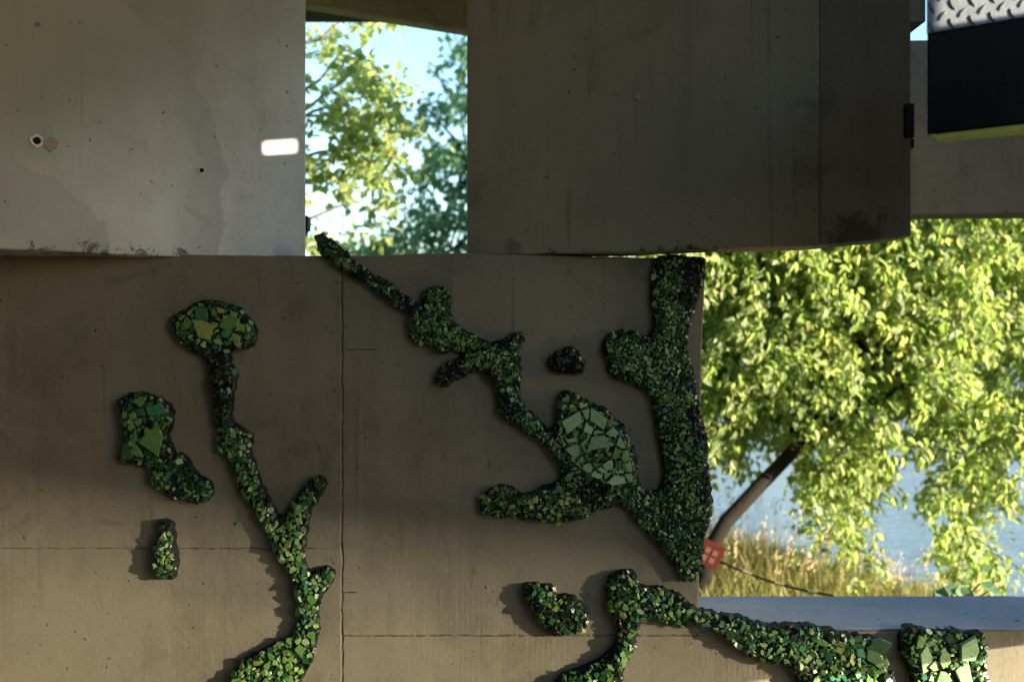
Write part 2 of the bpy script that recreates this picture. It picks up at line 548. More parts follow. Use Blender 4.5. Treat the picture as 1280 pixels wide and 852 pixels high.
while y < SY1:
    zs = 1.575 - .55 * (y - 1.23)
    top_here = SOLID_Z if y < 2.36 else 1.05
    levels = [EDGE_Z] + [zs - .3 + .9 * k / 9 for k in range(10)] + [top_here]
    levels = sorted(set(max(EDGE_Z, min(top_here, q)) for q in levels))
    ring = []
    for zz in levels:
        f = min(1, max(0, (zz - (zs - .28)) / .85)); f = f * f * (3 - 2 * f)
        w = pitch * (COVER + (1.0 - COVER) * f)
        ring.append((zz, w / 2 + (.0004 if f > .99 else 0)))
    v = []
    for zz, w in ring:
        v += [(XS - .0015, y - w, zz), (XS - .0015, y + w, zz), (XS + .0015, y + w, zz), (XS + .0015, y - w, zz)]
    f_ = [(0, 1, 2, 3)]
    for i in range(len(ring) - 1):
        for k in range(4): f_.append((4 * i + k, 4 * i + (k + 1) % 4, 4 * i + 4 + (k + 1) % 4, 4 * i + 4 + k))
    mb.add(v, f_)
    y += pitch
mb.build("slats", M_steel, scr)
for q in (SY0 - .03, SY1 + .008):
    mb = MB(); mb.box(XS - .02, XS + .02, q, q + .022, 0, 3.36 if q < 2 else 1.06)
    mb.build("post", M_steel, scr)
# added plate above the slats that blocks the sun, cut round the two openings
SCREEN_TOP = 3.36
PY1 = 2.36
pts = [(SY0 - .007, SOLID_Z), (PY1, SOLID_Z), (PY1, SCREEN_TOP), (SY0 - .007, SCREEN_TOP)]
loops = [pts, hole1, hole2]
vv = sum(([Vector(q) for q in L_] for L_ in loops), [])
ee = []; k0 = 0
for L_ in loops:
    ee += [(k0 + i, k0 + (i + 1) % len(L_)) for i in range(len(L_))]; k0 += len(L_)
cd_ = delaunay_2d_cdt(vv, ee, [], 0, 1e-5)
mb = MB()
for tri in cd_[2]:
    c2 = np.mean([tuple(cd_[0][i]) for i in tri], axis=0)[None]
    if inside(c2, hole1)[0] or inside(c2, hole2)[0]: continue
    q = [cd_[0][i] for i in tri]
    mb.prism([(XS - .002, p.x, p.y) for p in q], [(XS + .002, p.x, p.y) for p in q])
mb.build("sun_block_plate", M_steel, scr)


# ---------------------------------------------------------------- ground, water, far shore
def ground_z(x, y):
    ys_ = 8.3 - 1.5 * min(2.2, max(0, x - 1.25))
    if y < ys_: z = 0
    else:
        t = min(1, (y - ys_) / 4.0); z = -1.6 * t * t * (3 - 2 * t)
    if y > 150: z += min(1, (y - 150) / 60) * 5.5
    if 4.2 < y < 150: z += .05 * mnoise.noise(Vector((x * .9, y * .9, 3)))
    return z
gx = [-900, -400, -150, -60, -30] + list(np.arange(-14, 16, .5)) + [22, 40, 80, 200, 500, 900]
gy = [-900, -300, -80, -20, -8, -3] + list(np.arange(0, 14, .6)) + [18, 30, 60, 110, 150, 170, 200, 230, 400, 900, 1600]
v = [(x, y, ground_z(x, y) - .006) for y in gy for x in gx]
nx = len(gx)
f = [(j * nx + i, j * nx + i + 1, (j + 1) * nx + i + 1, (j + 1) * nx + i) for j in range(len(gy) - 1) for i in range(nx - 1)]
t = NT("bank_soil")
c = t.mix(t.ramp(t.noise(t.pos, 2.0, 6, .65), .35, .65), (.16, .13, .06), (.12, .14, .045))
c = t.mix(t.ramp(t.noise(t.pos, 25, 4, .7), .5, .7, 0, .6), c, (.25, .20, .10))
M_ground = t.done(t.principled(c, .95, t.bump(t.noise(t.pos, 18, 5, .7), .03), 0, .1))
tag(link_mesh("ground", v, f, M_ground, smooth=True), kind="structure")
mb = MB(); mb.box(-8, 3.1, -6.4, 4.0, -.1, .0)
tag(mb.build("paving", M_pave), kind="structure")
t = NT("lake_water")
nrm = t.bump(t.noise(t.scaled(t.pos, .9, 2.6, 1), 1.6, 4, .6, .3), .06, .8)
nrm = t.bump(t.noise(t.scaled(t.pos, 4, 9, 1), 1.0, 3, .6), .012, .8, nrm)
M_water = t.done(t.principled((.16, .21, .27), .12, nrm, 0, .5))
WATER_Z = -.85
tag(link_mesh("water", [(-700, 9, WATER_Z), (700, 9, WATER_Z), (700, 178, WATER_Z), (-700, 178, WATER_Z)], [(0, 1, 2, 3)], M_water), kind="structure")


# ================================================================= MOSAICS
M_bed = plain("black_mortar", (.012, .013, .012), .75, 0, .3, .5, 40, .003)
def chip_material(name, a, b, rough):
    t = NT(name)
    g = t.n('ShaderNodeNewGeometry')
    c = t.mix(g.outputs['Random Per Island'], a, b)
    c = t.mix(t.ramp(t.noise(t.pos, 90, 3, .7), .45, .7, 0, .45), c, tuple(v * .5 for v in a))
    return t.done(t.principled(c, rough, t.bump(t.noise(t.pos, 160, 2, .6), .0008), 0, .5))
CH = [chip_material("bottle_green_glass", (.015, .055, .02), (.045, .13, .045), .3),
      chip_material("leaf_green_glass", (.075, .19, .045), (.15, .29, .085), .35),
      chip_material("pale_green_glass", (.19, .31, .12), (.30, .42, .20), .4),
      chip_material("yellow_green_glass", (.20, .26, .05), (.31, .36, .10), .4),
      chip_material("teal_glass", (.02, .12, .05), (.06, .22, .11), .3),
      chip_material("black_glass", (.006, .010, .008), (.016, .026, .018), .3),
      chip_material("mint_glass", (.19, .34, .17), (.31, .47, .26), .4)]


def seg_dist(pts, poly):
    """distance of points (N,2) to the closed outline"""
    a = np.asarray(poly); b = np.roll(a, -1, 0)
    d = np.full(len(pts), 1e9)
    for p, q in zip(a, b):
        e = q - p; L = (e * e).sum() + 1e-12
        tt = np.clip(((pts - p) @ e) / L, 0, 1)
        d = np.minimum(d, np.hypot(*(pts - (p + tt[:, None] * e)).T))
    return d


def rough_outline(poly, step, amp, seed):
    out = []
    n = len(poly)
    # round the traced corners once, then roughen
    pts = []
    for i in range(n):
        a = np.array(poly[i - 1]); b = np.array(poly[i]); c = np.array(poly[(i + 1) % n])
        pts += [b * .72 + a * .28 * .6 + b * .28 * .4, b * .72 + c * .28 * .6 + b * .28 * .4]
    for i in range(len(pts)):
        a, b = pts[i], pts[(i + 1) % len(pts)]
        L = np.hypot(*(b - a)); k = max(1, int(L / step))
        nn = np.array((-(b - a)[1], (b - a)[0])) / (L + 1e-9)
        for j in range(k):
            p = a + (b - a) * j / k
            w = mnoise.noise(Vector((p[0] * .16, p[1] * .16, seed))) + .7 * mnoise.noise(Vector((p[0] * .4, p[1] * .4, seed + 9)))
            out.append(p + nn * amp * w)
    return np.array(out)


def w3(px, py, out):
    """wall-plane point (traced on the face of the wall), out metres proud of it"""
    return (wx(px), WY - out, wz(py))


def make_chip(mb, c, nrm, r, th, m, rr, elong=1.0, nside=None):
    """one crushed chip: a skewed prism with a smaller, tilted top"""
    n = nside or rr.choice((4, 4, 5, 5, 6))
    nrm = nrm.normalized()
    u = nrm.orthogonal().normalized()
    u = Quaternion(nrm, rr.uniform(0, 6.28)) @ u
    w = nrm.cross(u)
    bot, top = [], []
    k = rr.uniform(.62, .9)
    tilt_u, tilt_w = rr.uniform(-.35, .35), rr.uniform(-.35, .35)
    off = (u * rr.uniform(-.15, .15) + w * rr.uniform(-.15, .15)) * r
    for i in range(n):
        a = 2 * math.pi * (i + rr.uniform(-.28, .28)) / n
        q = rr.uniform(.72, 1.1)
        e = u * (math.cos(a) * r * q * elong) + w * (math.sin(a) * r * q / elong)
        bot.append(c + e - nrm * th * .5)
        top.append(c + e * k + off + nrm * (th * .5 + (math.cos(a) * tilt_u + math.sin(a) * tilt_w) * th))
    mb.prism(bot, top, m)


def clip_half(poly, p, n):
    """keep the side of the line through p that n points away from"""
    out = []
    for i in range(len(poly)):
        a, b = poly[i], poly[(i + 1) % len(poly)]
        da, db = (a - p) @ n, (b - p) @ n
        if da <= 0: out.append(a)
        if (da <= 0) != (db <= 0): out.append(a + (b - a) * (da / (da - db)))
    return out


def fitted_cells(region, pitch, rr, gap=1.9):
    """irregular shards that fit one another inside a convex-ish region of the photograph"""
    reg = np.array(region, float)
    lo, hi = reg.min(0), reg.max(0)
    seeds = []
    for _ in range(6000):
        q = np.array((rr.uniform(lo[0], hi[0]), rr.uniform(lo[1], hi[1])))
        if not inside(q[None], reg)[0]: continue
        w = pitch * rr.choice((.38, .5, .6, .8, 1.2, 1.7))
        if all(np.hypot(*(q - a)) > .5 * (w + b) for a, b in seeds): seeds.append((q, w))
    cells = []
    for i, (a, wa) in enumerate(seeds):
        c = [a + np.array((math.cos(k * math.pi / 4 + .3), math.sin(k * math.pi / 4 + .3))) * wa * .95 for k in range(8)]
        for k, (b, wb) in enumerate(seeds):
            if k == i: continue
            d = b - a; L = np.hypot(*d)
            if L > (wa + wb) * 1.4: continue
            n = d / L
            m = a + d * ((L * L + .5 * (wa * wa - wb * wb)) / (2 * L * L)) - n * gap * .6
            c = clip_half(c, m, n)
            if len(c) < 3: break
        cen = reg.mean(0)
        for k in range(len(reg)):                # stay inside the region
            if len(c) < 3: break
            p0, p1 = reg[k], reg[(k + 1) % len(reg)]
            nn = np.array((-(p1 - p0)[1], (p1 - p0)[0])); nn = nn / np.hypot(*nn)
            if (cen - p0) @ nn > 0: nn = -nn
            if (a - p0) @ nn < 0: c = clip_half(c, p0, nn)
        if len(c) < 3: continue
        c = np.array(c)
        # keep 4 to 6 corners: drop the ones on the shortest sides
        while len(c) > rr.choice((4, 4, 5, 5)):
            e = [np.hypot(*(c[(k + 1) % len(c)] - c[k])) for k in range(len(c))]
            k = int(np.argmin(e)); c = np.delete(c, (k + 1) % len(c), 0)
        ar = .5 * abs(sum(c[k][0] * c[(k + 1) % len(c)][1] - c[(k + 1) % len(c)][0] * c[k][1] for k in range(len(c))))
        if ar > 14: cells.append((c, ar))
    return cells


def mosaic(label, poly, thick=.032, size=5.0, weights=(2, 5, 2.2, .6, .5, .6), zones=(), shards=(), margin=2.0, dark=(), seed=1, fitted=None):
    """poly: outline in photograph pixels on the wall's face. size: chip pitch in pixels.
    zones: (x, y, r, size, weights). dark: (x, y, r) where chips are black. shards: (x, y, r, mat, elong, turn)"""
    rr = random.Random(seed)
    ol = rough_outline(poly, 3.0, 2.6, seed)
    lo, hi = ol.min(0), ol.max(0)
    g = 5.0
    gxs = np.arange(lo[0], hi[0], g); gys = np.arange(lo[1], hi[1], g)
    pts = np.array([(x, y) for y in gys for x in gxs]) + rng.uniform(-1.5, 1.5, (len(gxs) * len(gys), 2))
    pts = pts[inside(pts, ol)]
    dd = seg_dist(pts, ol)
    pts, dd = pts[dd > 2.2], dd[dd > 2.2]

    def height(x, y, d):
        q = min(1, d / 13.0)
        return thick * (.52 + .48 * math.sqrt(q)) + thick * .22 * mnoise.noise(Vector((x * .05, y * .05, seed))) * q

    allp = [tuple(p) for p in ol] + [tuple(p) for p in pts]
    no = len(ol)
    r = delaunay_2d_cdt([Vector(p) for p in allp], [(i, (i + 1) % no) for i in range(no)], [], 1, 1e-4)
    V2, F2 = r[0], r[2]
    V2n = np.array([tuple(v) for v in V2])
    dv = seg_dist(V2n, ol)
    nf = len(V2)
    front = [w3(v[0], v[1], height(v[0], v[1], d_) + thick * .1 * rr.uniform(-1, 1)) for v, d_ in zip(V2n, dv)]
    back = [w3(v[0], v[1], -.025) for v in V2n]
    faces = []
    edge_count = {}
    for f in F2:
        f = list(f)
        # y grows downwards in the photograph: keep the front facing the viewer
        a, b, c = (V2n[i] for i in f[:3])
        if (b[0] - a[0]) * (c[1] - a[1]) - (b[1] - a[1]) * (c[0] - a[0]) > 0: f = f[::-1]
        faces.append(tuple(f)); faces.append(tuple(i + nf for i in f[::-1]))
        for i in range(len(f)): 
            e = (f[i], f[(i + 1) % len(f)])
            edge_count[e] = 1
    for (a, b) in list(edge_count):
        if (b, a) not in edge_count: faces.append((b, a, a + nf, b + nf))
    cx, cy = V2n.mean(0)
    root = empty("glass_mosaic", w3(cx, hi[1], 0))
    tag(root, label, "mosaic", "green glass mosaics on the wall")
    bed = link_mesh("mortar_bed", front + back, faces, M_bed, root)
    # large shards, each a part
    taken = []
    for (sx, sy, sr, sm, el, turn) in shards:
        d_ = seg_dist(np.array([(sx, sy)]), ol)[0]
        h = height(sx, sy, d_) + .009
        m1 = MB()
        n = rr.choice((4, 5, 5, 6))
        c = Vector(w3(sx, sy, h))
        nrm = Vector((rr.uniform(-.14, .14), -1, rr.uniform(-.12, .16))).normalized()
        u = Vector((math.cos(turn), 0, math.sin(turn))); u = (u - nrm * u.dot(nrm)).normalized(); w = nrm.cross(u)
        R = sr * WY / FPX
        bot, top = [], []
        for i in range(n):
            a = 2 * math.pi * (i + rr.uniform(-.3, .3)) / n
            q = rr.uniform(.8, 1.15)
            e = u * (math.cos(a) * R * q * el) + w * (math.sin(a) * R * q / el)
            bot.append(c + e - nrm * .010); top.append(c + e * .93 + nrm * .004)
        m1.prism(bot, top)
        sh = m1.build("glass_shard", CH[sm], root)
        bevel(sh, .0012, 1, 30)
        taken.append((sx, sy, sr * .86 / max(1, el * .85)))
    covered = []
    if fitted:
        region, pitch_, fw, big = fitted
        cells = sorted(fitted_cells(region, pitch_, rr), key=lambda q: -q[1])[:90]
        for c2, ar in cells:
            mid_ = c2.mean(0)
            d_ = seg_dist(mid_[None], ol)[0]
            h = height(mid_[0], mid_[1], d_) + .006 + rr.uniform(0, .004)
            tx, tz = rr.gauss(0, .07), rr.gauss(0, .07)
            bot, top = [], []
            for q in c2:
                o_ = h + ((q[0] - mid_[0]) * tx + (q[1] - mid_[1]) * tz) * WY / FPX
                bot.append(w3(q[0], q[1], o_ - .012)); qq = mid_ + (q - mid_) * .95
                top.append(w3(qq[0], qq[1], o_ + .0035))
            m1 = MB(); m1.prism(bot[::-1], top[::-1])
            mi = rr.choices(range(7), big if ar > 90 else fw)[0]
            bevel(m1.build("glass_shard", CH[mi], root), .001, 1, 30)
        covered = [np.array(mid_ + (c - mid_) * 1.04) for c, mid_ in ((c, c.mean(0)) for c, _ in cells)]
    # small chips, then finer ones filling what is left between them
    mb = MB()
    area = (hi - lo).prod()
    cell = {}
    tries = int(area / (size * size) * 26)
    cand = np.column_stack((rng.uniform(lo[0] - 1, hi[0] + 1, tries), rng.uniform(lo[1] - 1, hi[1] + 1, tries)))
    cand = cand[inside(cand, ol)]
    cd = seg_dist(cand, ol)
    for ci, ((x, y), d_) in enumerate(zip(cand, cd)):
        fill = .55 if ci > .6 * len(cand) else 1.0
        sz, wts = size * fill, weights
        for (zx, zy, zr, zs, zw) in zones:
            if (x - zx) ** 2 + (y - zy) ** 2 < (zr + 8 * mnoise.noise(Vector((x * .08, y * .08, 4)))) ** 2:
                sz, wts = zs * fill, zw
        sz *= .98 * rr.choice((.6, .8, 1, 1, 1.3))
        if d_ < margin * rr.uniform(.2, 1.5): continue
        if covered and any(abs(q[0][0] - x) < 40 and abs(q[0][1] - y) < 40 and inside(np.array([(x, y)]), q)[0] for q in covered): continue
        if any((x - a) ** 2 + (y - b) ** 2 < (c * .95 + sz * .25) ** 2 for a, b, c in taken): continue
        key = (int(x // 8), int(y // 8))
        ok = True
        for i in (-1, 0, 1):
            for k in (-1, 0, 1):
                for (qx, qy, qs) in cell.get((key[0] + i, key[1] + k), ()):
                    if (qx - x) ** 2 + (qy - y) ** 2 < (.43 * (qs + sz)) ** 2: ok = False; break
                if not ok: break
            if not ok: break
        if not ok: continue
        cell.setdefault(key, []).append((x, y, sz))
        m = rr.choices(range(6), wts)[0]
        if d_ < 5 and rr.random() < .6: m = rr.choice((0, 5, 5, 0))
        for (ax, ay, ar) in dark:
            if (x - ax) ** 2 + (y - ay) ** 2 < (ar * rr.uniform(.8, 1.1)) ** 2 and rr.random() < .93: m = rr.choice((5, 5, 5, 0))
        R = sz * .70 * WY / FPX
        # edge chips lean outwards
        lean = max(0, 1 - d_ / 9) * .9
        gx_ = seg_dist(np.array([(x + 1, y), (x, y + 1)]), ol) - d_ if lean > 0 else (0, 0)
        nrm = Vector((-gx_[0] * lean + rr.gauss(0, .17), -1, gx_[1] * lean + rr.gauss(0, .17)))
        c = Vector(w3(x, y, height(x, y, d_) + (R * rr.uniform(.1, .5) if fill == 1 else .001)))
        make_chip(mb, c, nrm, R * rr.uniform(.9, 1.2), R * rr.uniform(.4, .9), m, rr, rr.choice((1, 1, 1.15, 1.35)))
    ch = mb.build("glass_chips", CH, root)
    ch['kind'] = 'stuff'
    return root


A = [(216,397),(230,390),(245,379),(260,374),(280,377),(300,382),(310,395),(320,404),(324,416),(320,431),(310,436),(292,436),(290,442),(292,455),(299,465),(297,482),(293,497),(292,525),(305,534),(317,542),(319,552),(315,560),(317,567),(326,594),(339,625),(353,646),(365,637),(377,611),(391,598),(401,592),(411,601),(404,616),(392,632),(387,652),(384,673),(382,694),(387,714),(397,711),(411,705),(421,712),(416,728),(404,742),(399,759),(401,779),(396,810),(384,838),(373,855),(362,885),(290,892),(293,844),(295,834),(308,820),(339,805),(360,796),(373,786),(375,762),(372,742),(367,721),(356,700),(341,687),(339,666),(326,649),(314,628),(298,598),(284,567),(276,562),(275,545),(270,512),(266,480),(262,455),(256,445),(242,439),(227,427),(219,412)]
B = [(151,500),(163,492),(182,489),(203,496),(219,509),(219,528),(212,544),(219,563),(236,568),(243,587),(262,599),(270,610),(260,627),(236,624),(210,619),(189,600),(189,584),(175,581),(152,574),(156,554),(155,530)]
C_ = [(202,650),(209,646),(219,652),(221,666),(220,680),(226,697),(223,711),(222,721),(211,723),(200,718),(194,700),(193,687),(200,670),(204,659)]
D = [(394,295),(402,292),(415,299),(430,312),(445,329),(465,340),(485,352),(505,367),(520,377),(530,381),(532,362),(540,358),(557,360),(566,370),(564,385),(566,400),(580,411),(595,420),(610,426),(625,425),(640,417),(651,414),(655,420),(649,435),(651,452),(652,470),(650,482),(651,501),(662,512),(677,526),(687,535),(695,531),(697,515),(697,492),(707,487),(720,491),(735,500),(755,509),(772,522),(784,540),(792,560),(797,577),(797,600),(805,610),(817,612),(827,607),(830,590),(826,565),(821,542),(817,517),(814,497),(806,488),(788,478),(770,475),(757,462),(760,452),(752,436),(755,421),(768,413),(783,411),(796,416),(814,421),(817,405),(815,385),(813,362),(815,338),(819,320),(845,318),(856,322),(880,322),(880,351),(874,369),(866,390),(859,413),(858,431),(861,449),(867,465),(870,486),(873,503),(876,522),(885,547),(884,572),(887,600),(890,630),(886,650),(879,672),(877,695),(874,712),(865,726),(851,720),(839,703),(826,685),(812,667),(794,650),(787,640),(775,631),(762,632),(742,640),(730,647),(705,651),(680,652),(662,647),(630,646),(607,642),(599,635),(601,620),(612,609),(627,604),(640,607),(650,615),(665,615),(677,606),(692,602),(702,600),(700,587),(695,572),(685,560),(667,547),(650,536),(630,524),(621,514),(622,497),(620,482),(615,475),(605,465),(595,464),(580,471),(565,477),(560,484),(545,480),(546,469),(555,455),(570,447),(580,446),(574,440),(567,435),(552,444),(540,432),(527,432),(512,422),(512,410),(512,392),(502,389),(487,377),(467,362),(450,351),(430,341),(415,327),(401,317),(397,305)]
E = [(683,456),(688,444),(702,437),(712,432),(723,437),(724,442),(732,452),(729,465),(711,468),(695,466)]
F = [(652,733),(657,726),(670,727),(687,727),(693,735),(696,743),(707,740),(720,743),(727,752),(737,762),(736,776),(727,787),(710,787),(695,794),(682,784),(667,767),(657,747)]
G = [(757,730),(762,716),(774,711),(789,710),(797,717),(798,727),(807,731),(824,731),(844,738),(859,749),(874,761),(889,763),(899,766),(927,768),(942,776),(961,780),(983,779),(1014,779),(1030,784),(1055,788),(1096,793),(1103,813),(1110,835),(1117,852),(1122,885),(1005,888),(999,852),(992,840),(980,827),(955,824),(933,815),(914,802),(899,788),(886,777),(874,776),(856,780),(836,777),(819,771),(804,772),(798,782),(794,799),(789,814),(782,829),(777,844),(775,852),(772,885),(680,890),(692,852),(702,840),(727,831),(749,820),(764,809),(771,794),(773,782),(764,767),(758,749)]
H = [(1121,790),(1130,784),(1141,780),(1155,785),(1177,785),(1205,786),(1228,788),(1229,813),(1230,852),(1230,890),(1146,890),(1139,852),(1133,835),(1124,816)]

W_mid = (2.2, 5, 2.0, .5, .4, .5)
W_dark = (4, 1.6, .2, .1, .3, 4)
W_bright = (1.6, 5, 3.4, .6, .4, .3)
W_yel = (1.5, 4.5, 3, 1.5, .1, .4)
W_teal = (3, 3.5, 1.2, .2, 1.6, .8)
mosaic("tall green glass mosaic stem with a rounded flower head, left of the wall's joint", A, .034, 6.6, W_mid,
       zones=[(270, 405, 62, 6.0, (4, 2, 1.5, .8, 2, 3)), (360, 690, 70, 7.6, W_bright), (340, 825, 62, 7.4, W_yel), (395, 770, 25, 7, W_bright)],
       shards=[(260, 412, 15, 3, 1.25, -.9), (292, 402, 12, 1, 1.15, .5)],
       fitted=([(224, 402), (245, 386), (275, 384), (303, 392), (317, 408), (314, 426), (295, 430), (270, 436), (245, 432), (227, 416)], 15, (1.5, 2.5, 1.2, 1.2, 2.4, .8, .8), (.6, 2, 1, 1.6, 2, 0, .8)),
       dark=[(278, 480, 34), (279, 512, 24), (403, 602, 16), (276, 455, 18)], seed=3)
mosaic("dark green mosaic blob with large flat shards, at the wall's left side", B, .032, 6.0, (5, 2.2, .6, .2, 1.2, 2.2),
       fitted=([(157, 503), (182, 494), (205, 502), (214, 515), (208, 545), (214, 566), (190, 574), (157, 572), (160, 540)], 24, (2.5, 3, .4, .1, 1.5, 1, .2), (1.5, 4, .3, .1, 1.2, 0, .2)), seed=5)
mosaic("small drop-shaped green mosaic, alone at the lower left of the wall", C_, .04, 6.4, W_bright, dark=[(210, 652, 12)], seed=6)
mosaic("largest mosaic, a branching green glass limb with a leaf-shaped pod and thick right trunk", D, .034, 5.0, W_mid,
       zones=[(455, 340, 85, 6.0, (5, 2.5, .8, .1, 2, 4)), (560, 390, 42, 5.0, (3, 5, 1.2, .8, .6, .8)), (620, 440, 45, 5.2, (2.5, 4, 1.8, 1.6, .4, .7)), (650, 480, 25, 5.6, W_teal),
              (745, 545, 62, 6.4, (3, 2, 2.4, .8, 1.6, 2)), (650, 628, 70, 6.2, (3, 3, 1.8, 1.6, .5, 2)),
              (845, 600, 90, 4.8, (3.5, 3.5, 1.6, 1.4, .8, 1.6)), (850, 690, 50, 6, (4, 3, .8, .4, 1.6, 1.2))],
       fitted=([(701, 497), (709, 493), (735, 506), (758, 522), (775, 545), (787, 575), (789, 600), (765, 604), (740, 594), (718, 578), (703, 556), (701, 525)], 21, (1.2, 2.4, 1.5, .5, .6, .6, 2), (.3, 2.2, 1.2, .4, .4, 0, 4.5)),
       dark=[(868, 340, 22), (862, 375, 16), (865, 480, 12), (876, 545, 15), (880, 590, 10), (883, 620, 10), (560, 465, 22), (565, 470, 16), (629, 420, 14), (636, 505, 14), (520, 383, 12), (610, 470, 10), (822, 340, 9), (740, 612, 20), (870, 520, 14), (880, 660, 9)], seed=7)
mosaic("small black round mosaic lump, between the big limb and its right trunk", E, .036, 6.0, W_dark, dark=[(708, 450, 40)], seed=8)
mosaic("heart-shaped dark green mosaic, low on the wall left of the parapet", F, .04, 6.6, (4, 3, 1.4, 1.4, .6, 2), dark=[(700, 780, 24), (725, 765, 14), (658, 740, 14)], seed=9)
mosaic("low green mosaic branch creeping from the wall onto the parapet's front", G, .042, 7.2, (3.5, 4, 1.3, .6, 1, 1.2),
       zones=[(790, 740, 52, 6.6, (3.5, 4, 1.2, 1.0, .5, 1.2)), (1040, 845, 60, 8.2, (2.5, 3.5, 3, 1.0, 3, .5))],
       shards=[(1093, 803, 14, 0, 1.2, .5), (1085, 815, 11, 0, 1.2, -.4)], seed=10)
mosaic("rectangular mosaic of bigger pale green shards, at the right end of the parapet", H, .042, 8.0, (3.5, 3.5, 2.6, .8, 1.2, 1),
       shards=[(1203, 806, 16, 6, 1.1, 1.2), (1195, 839, 18, 6, 1.3, 1.5), (1149, 818, 13, 6, 1.5, 1.6), (1172, 816, 11, 2, 1.4, 1.5), (1172, 841, 10, 6, 1.1, .8), (1160, 825, 8, 2, 1, .5), (1142, 796, 10, 1, 1.1, .6), (1215, 856, 12, 2, 1.3, 1.2), (1180, 864, 12, 6, 1.2, .3)], seed=12)


# ================================================================= OBJECTS ON THE STRUCTURE
M_ring = plain("pale_mortar_ring", (.62, .60, .55), .8, 0, .2, .2, 60)
M_plug = plain("mortar_plug", (.30, .27, .21), .9, 0, .2, .35, 50, .002)
M_pit_bracket = plain("pit_shade_bracket_black", (.012, .012, .012), .9, 0, .1)  # black painted for the shade inside tie holes, and the bracket's own black
def disc_on(c, nrm, r0, r1, parent, name, kind):
    """tie-hole: a pale collar round a dark pit, or a filled plug"""
    nrm = Vector(nrm).normalized(); u = nrm.cross(Vector((0, 0, 1))).normalized(); w = u.cross(nrm)
    mb = MB(); n = 20
    def ring(r, o, j=0.0): return [Vector(c) + (u * math.cos(a) + w * math.sin(a)) * r * (1 + j * mnoise.noise(Vector((math.cos(a) * 2 + c[0] * 9, math.sin(a) * 2, 1)))) + nrm * o for a in [2 * math.pi * k / n for k in range(n)]]
    R = [ring(r1 * 1.06, -.003, .3), ring(r1, .004, .3), ring(r0, .004, .25), ring(r0 * .9, .0015, .25), ring(r0 * .2, .0014)]
    v = sum(R, [])
    f = []; ms = []
    for i in range(4):
        for k in range(n):
            f.append((i * n + k, i * n + (k + 1) % n, (i + 1) * n + (k + 1) % n, (i + 1) * n + k)); ms.append(0 if i < 3 else 1)
    f.append(tuple(range(4 * n, 5 * n))); ms.append(1)
    return link_mesh(name, v, f, [M_ring, M_pit_bracket] if kind == 'hole' else [M_plug, M_plug], parent, loc=c, mat_idx=ms)
ln = Vector((ldir.y, -ldir.x, 0))
def on_left(px, py): return Vector(left_point(px, py))
disc_on(on_left(46, 176), ln, .0125, .019, left_root, "tie_hole", 'hole')
disc_on(on_left(63, 180), ln, .006, .021, left_root, "tie_hole_plug", 'plug')
disc_on(on_left(252, 213), ln, .008, .0135, left_root, "tie_hole", 'hole')
mdir = (Vector((MC.x, MC.y)) - Vector((MA.x, MA.y))).normalized()
mn = Vector((mdir.y, -mdir.x, 0))
def on_mid(px, py):
    dx, dz = (px - 640) / FPX, -(py - 426) / FPX
    n = Vector((-mdir.y, mdir.x)); k = n.dot(Vector((MA.x, MA.y))) / n.dot(Vector((dx, 1)))
    return Vector((dx * k, k, EYE + dz * k))
disc_on(on_mid(798, 120), mn, .009, .0125, mid_root, "tie_hole_plug", 'plug')

# black bracket on the middle panel's far edge
mb = MB()
q = P(1137, 150, 2.775)
mb.box(q.x - .012, q.x + .012, q.y - .006, q.y + .07, q.z - .05, q.z + .045)
mb.box(q.x - .004, q.x + .018, q.y + .01, q.y + .05, q.z - .075, q.z - .05)
bevel(mb.build("edge_bracket", M_pit_bracket, mid_root), .003)

# black steel box with tread plate
M_black = plain("black_gloss_paint", (.003, .003, .0035), .2, 0, .035, .3, 25, .0004)
t = NT("tread_plate_aluminium")
c = t.mix(t.ramp(t.noise(t.pos, 30, 6, .7), .3, .7), (.115, .13, .16), (.165, .18, .21))
c = t.mix(t.ramp(t.noise(t.pos, 16, 6, .8, .6), .56, .66, 0, .6), c, (.07, .085, .12))
M_tread = t.done(t.principled(c, .5, t.bump(t.noise(t.pos, 200, 3, .6), .0006), .25, .5))
M_lip = plain("sunlit_yellow_lip", (.42, .44, .10), .8, 0, .3, .5, 30, .003)  # light on the underside is put into this yellow colour
ztop = 2.43
b0 = P(1159, 171.5, BOXY)
box_root = empty("steel_box", b0)
tag(box_root, "black glossy steel box with a silver tread plate above, hanging at the top right", "steel box")
XB0, XB1 = b0.x, b0.x + .62
def zl(x, py_left, py_right):
    """height at x of an edge drawn from px 1159 to px 1280"""
    px = 640 + x / BOXY * FPX
    return P(0, py_left + (py_right - py_left) * (px - 1159) / 121, BOXY).z
def slab(x0, x1, y0, y1, lo, hi, name, mat, bw=.003):
    mb = MB()
    r_ = [(x0, lo(x0)), (x1, lo(x1)), (x1, hi(x1)), (x0, hi(x0))]
    sk = .5 * (y1 - y0)                       # the left end is cut square to the slanting hangers
    mb.prism([(x, y0, z) for x, z in r_], [(x + (sk if x == x0 else 0), y1, z) for x, z in r_])
    return bevel(mb.build(name, mat, box_root), bw)
e_bot = lambda x: zl(x, 171.5, 157.5)
e_mid = lambda x: zl(x, 41.5, 21.5)
slab(XB0, XB1, BOXY, BOXY + .05, lambda x: e_bot(x) + .006, lambda x: e_mid(x) - .001, "box_body", M_black, .005)
slab(XB0 + .022, XB1, BOXY + .004, BOXY + .048, lambda x: e_bot(x) - .005 - .03 * (x - XB0), lambda x: e_bot(x) + .0055, "bottom_lip", M_lip)
slab(XB0, XB1, BOXY + .003, BOXY + .05, e_mid, lambda x: ztop + .0, "tread_plate", M_tread, .0015)
mb = MB()
